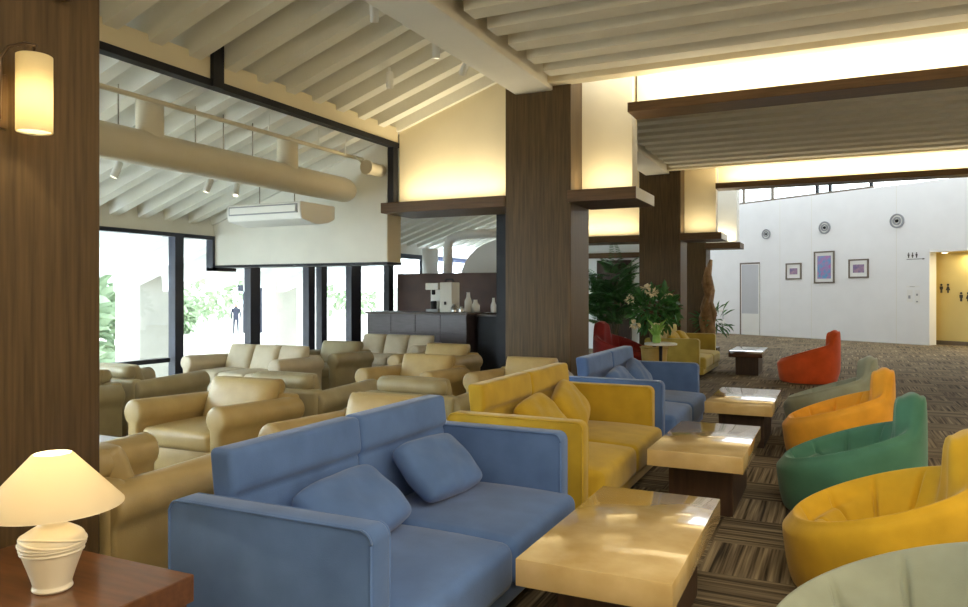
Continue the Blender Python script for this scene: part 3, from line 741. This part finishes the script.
def make_spot(label, loc, rz, tilt, grp, stem=0.05):
    t = thing('spotlight', label, 'spotlight', loc, R(rz), grp)
    b = B(); tube(b, [(0, 0, 0.01), (0, 0, -stem)], 0.012, 8); obj('mount', b, 'acwhite', t, smooth=True)
    m_ = TR(0, 0, -stem, R(tilt))
    b = B(); lathe(b, [(0.030, 0.02), (0.036, 0.0), (0.036, -0.14), (0.030, -0.142), (0.028, -0.12)], 18); bmesh.ops.transform(b, matrix=m_, verts=b.verts); obj('head', b, 'acwhite', t, smooth=True, auto=40)
    b = B(); lathe(b, [(0.024, -0.135), (0.02, -0.130)], 14); bmesh.ops.transform(b, matrix=m_, verts=b.verts); obj('lens', b, 'bulbdim', t)
G1 = 'white spotlights under the yellow rafters'; G2 = 'white spotlights on the lounge track'
rz_ = roof_z
make_spot('white spotlight at the top edge, beside the pale ridge beam', (-3.3, 4.95, rz_(-3.3)), 30, 35, G1, .13)
make_spot('white spotlight halfway down the pale ridge beam', (-3.3, 5.96, rz_(-3.3)), 20, 10, G1, .13)
make_spot('white spotlight at the end of the ridge beam near the column', (-3.3, 6.60, rz_(-3.3)), 60, 45, G1, .13)
make_spot('small white spotlight on a rafter left of the ridge beam', (-3.95, 6.20, rz_(-3.95)), 30, 15, G1)
make_spot('white track spotlight at the left beside the wood column', (-6.2, 4.95, 2.585), 150, 20, G2)
make_spot('white track spotlight left of the air conditioner, farther left of two', (-6.2, 6.10, 2.585), 150, 20, G2)
make_spot('white track spotlight closest to the air conditioner', (-6.2, 6.50, 2.585), 210, 25, G2)

# ------------------------------------------------------------------ BAR
BY = 10.35
t = thing('bar_counter', 'dark violet brown bar counter at the back of the lounge', 'counter', (-6.11, BY, 0))
b = B(); box(b, -0.92, 0.92, 0.02, 0.60, 0.0, 0.955); obj('body', b, 'barwood', t)
b = B(); box(b, -0.95, 0.95, -0.02, 0.64, 0.955, 0.99, 0.004); obj('countertop', b, 'darkwood', t)
for i in range(4):
    x0 = -0.918 + 0.46 * i
    b = B(); box(b, x0, x0 + 0.455, 0.0, 0.02, 0.05, 0.66, 0.003); obj('front_panel', b, 'barwood', t)
    b = B(); box(b, x0, x0 + 0.455, 0.0, 0.02, 0.665, 0.95, 0.003); obj('upper_panel', b, 'barwood', t)
t = thing('back_cabinet', 'black cabinet right of the bar counter beside the big column', 'cabinet', (-4.72, 10.6, 0))
b = B(); box(b, -0.40, 0.55, 0.0, 0.5, 0.0, 0.93, 0.004); obj('body', b, 'black', t)
b = B(); box(b, -0.42, 0.57, -0.02, 0.52, 0.93, 0.96, 0.004); obj('cabinet_top', b, 'darkwood', t)
b = B(); box(b, 0.07, 0.08, -0.004, 0.0, 0.05, 0.9); obj('door_gap', b, 'grille', t)
t = thing('coffee_machine', 'grey and white coffee machine on the bar counter', 'coffee machine', (-5.88, 10.60, 0.99))
b = B(); box(b, -0.11, 0.11, -0.12, 0.16, 0.0, 0.05, 0.006); obj('drip_tray', b, 'grille', t)
b = B(); box(b, -0.11, 0.11, 0.04, 0.16, 0.05, 0.42, 0.01); obj('body', b, 'acwhite', t)
b = B(); box(b, -0.12, 0.12, -0.12, 0.16, 0.36, 0.47, 0.012); obj('head', b, 'acwhite', t)
b = B(); lathe(b, [(0.03, 0), (0.03, -0.07), (0.02, -0.08)], 14, (0, -0.06, 0.36)); obj('spout', b, 'black', t, smooth=True)
b = B(); lathe(b, [(0.045, 0.05), (0.05, 0.06), (0.05, 0.16), (0.042, 0.18)], 16, (0, -0.05, 0)); obj('jug', b, 'black', t, smooth=True)
t = thing('drink_dispenser', 'tall cream drink dispenser beside the coffee machine', 'dispenser', (-5.64, 10.64, 0.99))
b = B(); box(b, -0.11, 0.11, -0.13, 0.15, 0.0, 0.48, 0.012); obj('body', b, 'offwhite', t)
b = B(); tube(b, [(-0.07, 0, 0.48), (-0.06, 0, 0.53), (0.06, 0, 0.53), (0.07, 0, 0.48)], 0.012, 8); obj('handle', b, 'black', t, smooth=True)
b = B(); lathe(b, [(0.018, 0), (0.018, 0.05)], 10, (0, -0.15, 0.12)); obj('tap', b, 'black', t)
def cup(label, x, y, z, h, r, m, nm, cat, grp=None):
    b = B(); lathe(b, [(r * 0.8, 0), (r, h * 0.08), (r, h * 0.55), (r * 0.55, h * 0.75), (r * 0.45, h * 0.95), (r * 0.5, h)], 16, (0, 0, 0))
    o = obj(nm, b, m, loc=(x, y, z), smooth=True, auto=45); return tag(o, label, cat, grp)
cup('dark steel creamer jar on the bar counter, right of the dispenser', -5.455, 10.46, 0.99, 0.14, 0.06, 'chrome', 'jar', 'jar')
cup('small steel pot on the bar counter in front of the tall white bottle', -5.33, 10.46, 0.99, 0.10, 0.05, 'chrome', 'pot', 'pot')
cup('tall white bottle at the right end of the bar counter', -5.38, 10.80, 0.99, 0.32, 0.06, 'acwhite', 'bottle', 'bottle')
cup('short white jar beside the tall white bottle', -5.25, 10.80, 0.99, 0.20, 0.07, 'acwhite', 'jar', 'jar')
cup('white bottle standing beside the tray on the black cabinet', -5.0, 10.95, 0.96, 0.26, 0.045, 'acwhite', 'bottle', 'bottle')
b = B(); lathe(b, [(0.14, 0), (0.20, 0.03), (0.195, 0.032), (0.138, 0.006)], 24); o = obj('tray', b, 'chrome', loc=(-4.86, 10.72, 0.96), smooth=True, auto=40); tag(o, 'round steel tray on the black cabinet beside the column', 'tray')
# white vaulted enclosure and pipework behind the bar wall
b = B(); pts = [(-5.85 - 0.95 * math.cos(R(a)), 1.55 + 0.80 * math.sin(R(a))) for a in range(0, 91, 6)] + [(-5.0, 2.35), (-5.0, 0.0), (-6.8, 0.0)]
prism(b, pts, 'y', 13.3, 13.5); struct('wall_vault', b, 'white')
t = thing('bent_duct', 'pale grey bent ventilation duct above the bar', 'duct', (-6.85, 12.85, 0))
b = B(); tube(b, [(0, 0, 1.4), (0, 0, 2.2), (0.05, 0, 2.35), (0.25, 0, 2.42), (1.6, 0.1, 2.46)], 0.09, 16); obj('pipe_run', b, 'white', t, smooth=True)
b = B(); tube(b, [(-0.45, 0.1, 1.4), (-0.45, 0.1, 2.18)], 0.16, 16); obj('riser', b, 'white', t, smooth=True)

# ------------------------------------------------------------------ PLANTS
def leaf_quad(b, c, d, n, l, w, fold=0.25):
    d = d.normalized(); s = d.cross(n)
    s = s.normalized() if s.length > 1e-4 else d.orthogonal().normalized(); up = s.cross(d)
    p0 = c; p1 = c + d * l * 0.4 - up * fold * w * 0.2; p2 = c + d * l
    a = b.verts.new(p0); m = b.verts.new(p1); e = b.verts.new(p2 - up * l * 0.15)
    l1 = b.verts.new(p1 + s * w / 2 + up * w * fold); r1 = b.verts.new(p1 - s * w / 2 + up * w * fold)
    l2 = b.verts.new(c + d * l * 0.75 + s * w * 0.3 + up * w * fold * .3); r2 = b.verts.new(c + d * l * 0.75 - s * w * 0.3 + up * w * fold * .3)
    b.faces.new((a, m, l1)); b.faces.new((a, r1, m)); b.faces.new((m, e, l2, l1)); b.faces.new((m, r1, r2, e))
def foliage(n, rad, seed, l=(0.1, 0.2), w=0.06, flat=1.0, upz=0.2):
    rnd = random.Random(seed); b = B()
    for _ in range(n):
        v = Vector((rnd.gauss(0, 1), rnd.gauss(0, 1), rnd.gauss(0, 1))).normalized()
        r_ = rnd.uniform(0.25, 1.0) ** 0.6
        c = Vector((v.x * rad[0] * r_, v.y * rad[1] * r_, v.z * rad[2] * r_))
        d = (v + Vector((rnd.gauss(0, .5), rnd.gauss(0, .5), rnd.gauss(0, .5) + upz))).normalized()
        leaf_quad(b, c, d, Vector((rnd.gauss(0, .4), rnd.gauss(0, .4), 1)).normalized(), rnd.uniform(*l), w * rnd.uniform(.7, 1.2))
    return b
# palm between the columns
t = thing('potted_palm', 'tall green potted palm between the two big columns', 'palm', (-4.1, 14.86, 0))
b = B(); lathe(b, [(0.17, 0), (0.20, 0.02), (0.25, 0.36), (0.27, 0.38), (0.25, 0.39), (0.23, 0.34)], 24); obj('pot', b, 'white', t, smooth=True, auto=40)
rnd = random.Random(3)
b = B(); c2 = B()
for i in range(17):
    a = rnd.uniform(0, 6.28); hh = rnd.uniform(0.5, 1.55); tube(c2, [(0.06 * math.cos(a), 0.06 * math.sin(a), 0.34), (0.12 * math.cos(a), 0.12 * math.sin(a), hh * 0.6), (0.16 * math.cos(a), 0.16 * math.sin(a), hh)], [0.022, 0.018, 0.013], 7)
    for j in range(6):
        az = a + rnd.uniform(-1.8, 1.8); L_ = rnd.uniform(0.6, 0.95); base = Vector((0.16 * math.cos(a), 0.16 * math.sin(a), hh)); up0 = rnd.uniform(0.6, 1.25)
        p = base.copy(); d = Vector((math.cos(az) * math.cos(up0), math.sin(az) * math.cos(up0), math.sin(up0)))
        for k in range(16):
            p = p + d * L_ / 16; d = (d + Vector((0, 0, -0.075))).normalized()
            sd = d.cross(Vector((0, 0, 1))).normalized()
            for s in (-1, 1):
                if k > 2: leaf_quad(b, p, (d * 0.7 + sd * s + Vector((0, 0, -0.1))), Vector((0, 0, 1)), 0.26 * (1 - k / 24), 0.042)
obj('stems', c2, 'stem', t, smooth=True); obj('fronds', b, 'leaf', t)
# flowering plant beside column two
t = thing('flowering_plant', 'dark leaved plant with cream flowers in front of the second column', 'plant', (-2.36, 10.75, 0))
b = B(); lathe(b, [(0.13, 0), (0.15, 0.02), (0.19, 0.50), (0.21, 0.52), (0.18, 0.53), (0.17, 0.48)], 24); obj('pot', b, 'gold_pot', t, smooth=True, auto=40)
b = B()
for k in range(7):
    a = k * 0.9; tube(b, [(0, 0, 0.48), (0.08 * math.cos(a), 0.08 * math.sin(a), 0.75), (0.2 * math.cos(a), 0.2 * math.sin(a), 1.0)], 0.012, 6)
obj('stems', b, 'stem', t)
b = foliage(330, (0.34, 0.34, 0.27), 5, (0.12, 0.22), 0.085, upz=0.1); f = obj('leaves', b, 'leaf', t); f.location = (0, 0, 1.06)
for k, (x, y, z) in enumerate(((-0.08, -0.15, 1.36), (0.22, -0.1, 1.24), (-0.3, -0.2, 1.2), (0.05, -0.34, 1.3), (-0.2, -0.3, 0.85), (0.12, -0.38, 0.82))):
    b = foliage(26, (0.05, 0.05, 0.03), 40 + k, (0.04, 0.08), 0.045); f = obj('flower', b, 'petal', t); f.location = (x, y, z)
t = thing('pedestal_table', 'small round pedestal table between the farther blue sofa and the olive sofa', 'table', (-2.12, 10.05, 0))
b = B(); lathe(b, [(0.20, 0.60), (0.215, 0.605), (0.215, 0.625), (0.20, 0.63)], 32); obj('tabletop', b, 'offwhite', t, smooth=True, auto=40)
b = B(); lathe(b, [(0.025, 0.02), (0.022, 0.3), (0.025, 0.60)], 14); obj('pole', b, 'black', t, smooth=True)
b = B(); lathe(b, [(0.16, 0.0), (0.16, 0.012), (0.03, 0.025)], 24); obj('foot', b, 'black', t, smooth=True, auto=40)
t = thing('leafy_vase', 'small vase with bright pale green leaves on the round pedestal table', 'plant', (-2.17, 10.02, 0.63))
b = B(); lathe(b, [(0.045, 0), (0.06, 0.03), (0.05, 0.10), (0.04, 0.14), (0.045, 0.15)], 18); obj('vase', b, 'leaf_pale', t, smooth=True)
b = B(); rnd = random.Random(9)
for k in range(16):
    a = rnd.uniform(0, 6.28); leaf_quad(b, Vector((0, 0, rnd.uniform(.0, .12))), Vector((math.cos(a) * .45, math.sin(a) * .45, 1)), Vector((-math.cos(a), -math.sin(a), .4)), rnd.uniform(.16, .30), .09)
obj('leaves', b, 'leaf_pale', t)
# driftwood sculpture
t = thing('driftwood_sculpture', 'tall twisted driftwood sculpture beside the third column', 'sculpture', (-2.25, 15.0, 0))
b = B(); box(b, -0.2, 0.2, -0.2, 0.2, 0, 0.25, 0.01); obj('plinth', b, 'darkwood', t)
b = B(); rnd = random.Random(4)
tube(b, [(0.0, 0, 0.2), (0.04, 0.02, 0.6), (-0.03, 0, 1.0), (0.05, 0, 1.35), (0.0, 0, 1.65), (0.06, 0.02, 1.95)], [0.13, 0.11, 0.12, 0.09, 0.075, 0.03], 14)
tube(b, [(0.05, 0, 0.5), (0.12, 0, 0.9), (0.02, -0.05, 1.2), (-0.07, -0.04, 1.5), (-0.02, -0.02, 1.8)], [0.05, 0.055, 0.06, 0.045, 0.02], 10)
tube(b, [(-0.06, -0.03, 0.4), (-0.12, -0.04, 0.8), (0.0, -0.10, 1.1), (0.10, -0.05, 1.42)], [0.05, 0.05, 0.05, 0.02], 10)
obj('trunk', b, 'bark', t, smooth=True)
b = foliage(70, (0.30, 0.2, 0.22), 8, (0.15, 0.3), 0.05); f = obj('leaves', b, 'leaf', t); f.location = (0.05, 0.15, 0.75)

# ------------------------------------------------------------------ FAR WALL PICTURES, VENTS, SIGNS, RAIL
def on_wall(name, label, cat, s, z, grp=None, d=0.0):
    return thing(name, label, cat, wl_(s, d, z), WR, grp)
def picture(label, s0, s1, z0, z1, m, mw):
    t = on_wall('framed_picture', label, 'picture', (s0 + s1) / 2, (z0 + z1) / 2, 'framed pictures on the far white wall')
    w, h = (s1 - s0) / 2, (z1 - z0) / 2; f = 0.04
    b = B(); box(b, -w, w, -0.03, 0, h - f, h); box(b, -w, w, -0.03, 0, -h, -h + f); box(b, -w, -w + f, -0.03, 0, -h + f, h - f); box(b, w - f, w, -0.03, 0, -h + f, h - f); obj('frame', b, 'frame', t)
    b = B(); box(b, -w + f, w - f, -0.014, 0, -h + f, h - f); obj('mat_board', b, 'paper', t)
    b = B(); box(b, -mw[0], mw[0], -0.017, -0.0145, -mw[1], mw[1]); obj('print', b, m, t)
picture('small framed picture on the far wall, left of the tall one', 1.67, 2.19, 1.69, 2.17, 'art_dusk', (0.13, 0.09))
picture('tall framed blue and violet picture in the middle of the far wall', 2.60, 3.23, 1.57, 2.47, 'art', (0.21, 0.32))
picture('small framed picture on the far wall, right of the tall one', 3.65, 4.22, 1.70, 2.21, 'art_dusk', (0.16, 0.11))
for l, s, z, r_ in (('round grey wall vent at the left of the far wall', 0.98, 3.08, 0.15), ('round grey wall vent above the tall picture', 2.93, 3.13, 0.175), ('round grey wall vent at the right, nearest the corridor', 4.98, 3.15, 0.185)):
    t = on_wall('wall_vent', l, 'vent', s, z, 'round vents on the far wall')
    for nm, a0, a1, m in (('outer_ring', 0.78, 1.0, 'grille'), ('inner_ring', 0.38, 0.58, 'grille')):
        b = B(); lathe(b, [(r_ * a0, 0), (r_ * a1, 0), (r_ * a1, 0.035), (r_ * a0, 0.035), (r_ * a0, 0)], 28, cap=False); bmesh.ops.transform(b, matrix=Matrix.Rotation(R(90), 4, 'X'), verts=b.verts); obj(nm, b, m, t, smooth=True, auto=40)
    b = B(); lathe(b, [(r_ * 0.78, 0.0), (r_ * 0.78, 0.012)], 28); bmesh.ops.transform(b, matrix=Matrix.Rotation(R(90), 4, 'X'), verts=b.verts); obj('dish', b, 'acwhite', t)
    b = B(); lathe(b, [(r_ * 0.24, 0.0), (r_ * 0.20, 0.045)], 20); bmesh.ops.transform(b, matrix=Matrix.Rotation(R(90), 4, 'X'), verts=b.verts); obj('nozzle', b, 'black', t)
def pictogram(b, x, z, h, skirt):
    lathe_ = B(); lathe(lathe_, [(h * .13, 0), (h * .13, 0.006)], 12); bmesh.ops.transform(lathe_, matrix=TR(x, 0, z + h * .42, R(90)), verts=lathe_.verts); merge(b, lathe_)
    if skirt: prism(b, [(x - h * .08, z + h * .25), (x + h * .08, z + h * .25), (x + h * .24, z - h * .2), (x + h * .09, z - h * .2), (x + h * .09, z - h * .5), (x - h * .09, z - h * .5), (x - h * .09, z - h * .2), (x - h * .24, z - h * .2)], 'y', -0.006, 0)
    else: prism(b, [(x - h * .18, z + h * .25), (x + h * .18, z + h * .25), (x + h * .18, z - h * .1), (x + h * .11, z - h * .1), (x + h * .11, z - h * .5), (x - h * .11, z - h * .5), (x - h * .11, z - h * .1), (x - h * .18, z - h * .1)], 'y', -0.006, 0)
t = on_wall('restroom_sign', 'small dark restroom pictogram sign on the white wall left of the corridor', 'sign', 5.38, 2.23)
b = B()
for i, sk in enumerate((False, True, False)): pictogram(b, -0.11 + 0.1 * i, 0.02, 0.13, sk)
obj('figures', b, 'ink', t)
b = B(); box(b, -0.16, 0.24, -0.005, 0, -0.085, -0.07); prism(b, [(0.24, -0.055), (0.30, -0.078), (0.24, -0.10)], 'y', -0.005, 0); obj('arrow', b, 'ink', t)
t = on_wall('notice_sheets', 'white paper notices on the wall left of the corridor opening', 'notice', 5.40, 1.22)
for x, z, w, h in ((-0.02, 0.24, .16, .02), (-0.10, 0.0, .07, .16), (0.09, 0.05, .06, .10), (0.09, -0.13, .06, .07)):
    b = B(); box(b, x - w, x + w, -0.006, 0, z - h, z + h); s_ = obj('sheet', b, 'paper', t)
    b = B(); box(b, x - w * .5, x + w * .3, -0.008, -0.006, z - h * .4, z + h * .1); obj('printed_mark', b, 'grille', s_)
for l, s, z in (('dark restroom figures on the yellow corridor wall beside its left corner', 5.84, 1.41), ('dark restroom figures on the yellow corridor wall near the right edge', 6.31, 1.2)):
    t = on_wall('corridor_sign', l, 'sign', s, z, None, -0.615); b = B()
    for i, sk in enumerate((False, True)): pictogram(b, -0.09 + 0.16 * i, 0.0, 0.22, sk)
    obj('figures', b, 'ink', t)
t = on_wall('ceiling_downlight', 'small lit downlight in the corridor ceiling', 'lamp', 5.93, 2.31, None, -0.42)
b = B(); lathe(b, [(0.09, -0.012), (0.10, 0.0)], 20); obj('trim_ring', b, 'acwhite', t); b = B(); lathe(b, [(0.06, -0.02), (0.07, -0.012)], 16); obj('lens', b, 'bulb', t)
t = on_wall('handrail', 'pale handrail with post at the left foot of the far wall', 'rail', -0.8, 0.0, None, 0.45)
b = B(); tube(b, [(-1.6, 0, 0.74), (0.6, 0, 0.74)], 0.03, 10); obj('top_rail', b, 'offwhite', t, smooth=True)
for x in (-1.3, 0.5):
    b = B(); tube(b, [(x, 0, 0.0), (x, 0, 0.74)], 0.022, 10); obj('post', b, 'chrome', t, smooth=True)
b = B(); box(b, 0.44, 0.56, -0.04, 0.04, 0.28, 0.46, 0.01); obj('box', b, 'acwhite', t)

# ------------------------------------------------------------------ OUTSIDE THE WINDOWS
GZ = -1.0
def tree(label, x, y, rad, hz, seed, trunk=True, n=700, name='garden_tree', cat='tree'):
    t = thing(name, label, cat, (x, y, GZ))
    if trunk:
        b = B(); tube(b, [(0, 0, 0), (0.1, 0, hz * 0.5), (0.05, 0, hz)], [0.16, 0.12, 0.06], 8); obj('trunk', b, 'stem', t, smooth=True)
    f = obj('crown', foliage(n, rad, seed, (0.35, 0.7), 0.36), 'bush', t); f.location = (0, 0, hz)
    return t
tree('dark round bush outside in the second window pane, left of the far figure', -33.5, 30.5, (0.75, 0.75, 0.95), 0.9, 11, False, 420, 'garden_bush', 'bush')
tree('leafy tree outside behind the round bush', -38.0, 36.5, (3.2, 3.2, 2.0), 2.6, 12, False)
tree('leafy tree outside behind the standing figure', -29.0, 41.0, (3.2, 3.2, 2.4), 3.2, 13, False)
tree('tree outside seen through the leftmost window, beside the concrete pillar', -15.5, 11.0, (1.0, 1.6, 1.7), 1.3, 14, True, 650)
tree('pale shrub outside at the bottom of the leftmost window', -12.6, 8.9, (0.7, 0.9, 0.8), 0.3, 15, False, 420, 'garden_shrub', 'shrub')
t = thing('garden_gate', 'dark gate frame standing outside right behind the far figure', 'gate', (-30.6, 32.9, GZ), R(40))
for x in (-0.15, 0.75):
    b = B(); box(b, x - 0.08, x + 0.08, -0.08, 0.08, 0, 2.4); obj('post', b, 'navy', t)
b = B(); box(b, -0.5, 0.85, -0.07, 0.07, 2.4, 2.75); obj('lintel', b, 'navy', t)
b = B(); box(b, 0.1, 0.67, -0.03, 0.03, 0.05, 2.4); obj('leaf_panel', b, 'doorgrey', t)
# figure standing outside
px, py = -30.3, 31.7
t = thing('person', 'person in dark clothes standing far off outside the window', 'person', (px, py, GZ), R(40))
me = bpy.data.meshes.new('body'); 
vs = [(0, 0, 0.92), (0, 0, 1.15), (0, 0, 1.38), (0, 0, 1.48), (0, -0.01, 1.56), (0, 0, 1.66), (0.19, 0, 1.37), (0.24, 0.02, 1.10), (0.23, -0.05, 0.86), (-0.19, 0, 1.37), (-0.24, 0.02, 1.10), (-0.23, -0.05, 0.86), (0.09, 0, 0.88), (0.10, -0.01, 0.48), (0.11, 0.02, 0.06), (0.11, -0.12, 0.03), (-0.09, 0, 0.88), (-0.11, -0.01, 0.48), (-0.13, 0.02, 0.06), (-0.13, -0.12, 0.03)]
es = [(0, 1), (1, 2), (2, 3), (3, 4), (4, 5), (2, 6), (6, 7), (7, 8), (2, 9), (9, 10), (10, 11), (0, 12), (12, 13), (13, 14), (14, 15), (0, 16), (16, 17), (17, 18), (18, 19)]
rad = [.14, .13, .15, .055, .09, .08, .065, .045, .035, .065, .045, .035, .095, .06, .045, .04, .095, .06, .045, .04]
me.from_pydata(vs, es, []); o = bpy.data.objects.new('body', me); COL.objects.link(o); o.parent = t
o.modifiers.new('skin', 'SKIN'); o.modifiers.new('sub', 'SUBSURF').levels = 1
for v, r_ in zip(me.skin_vertices[0].data, rad): v.radius = (r_, r_ * 0.85)
me.skin_vertices[0].data[0].use_root = True
me.materials.append(M['cloth'])
b = B(); lathe(b, [(0.0, 1.5), (0.075, 1.53), (0.088, 1.60), (0.08, 1.67), (0.03, 1.71), (0.0, 1.715)], 14); obj('head', b, 'skin', t, smooth=True)
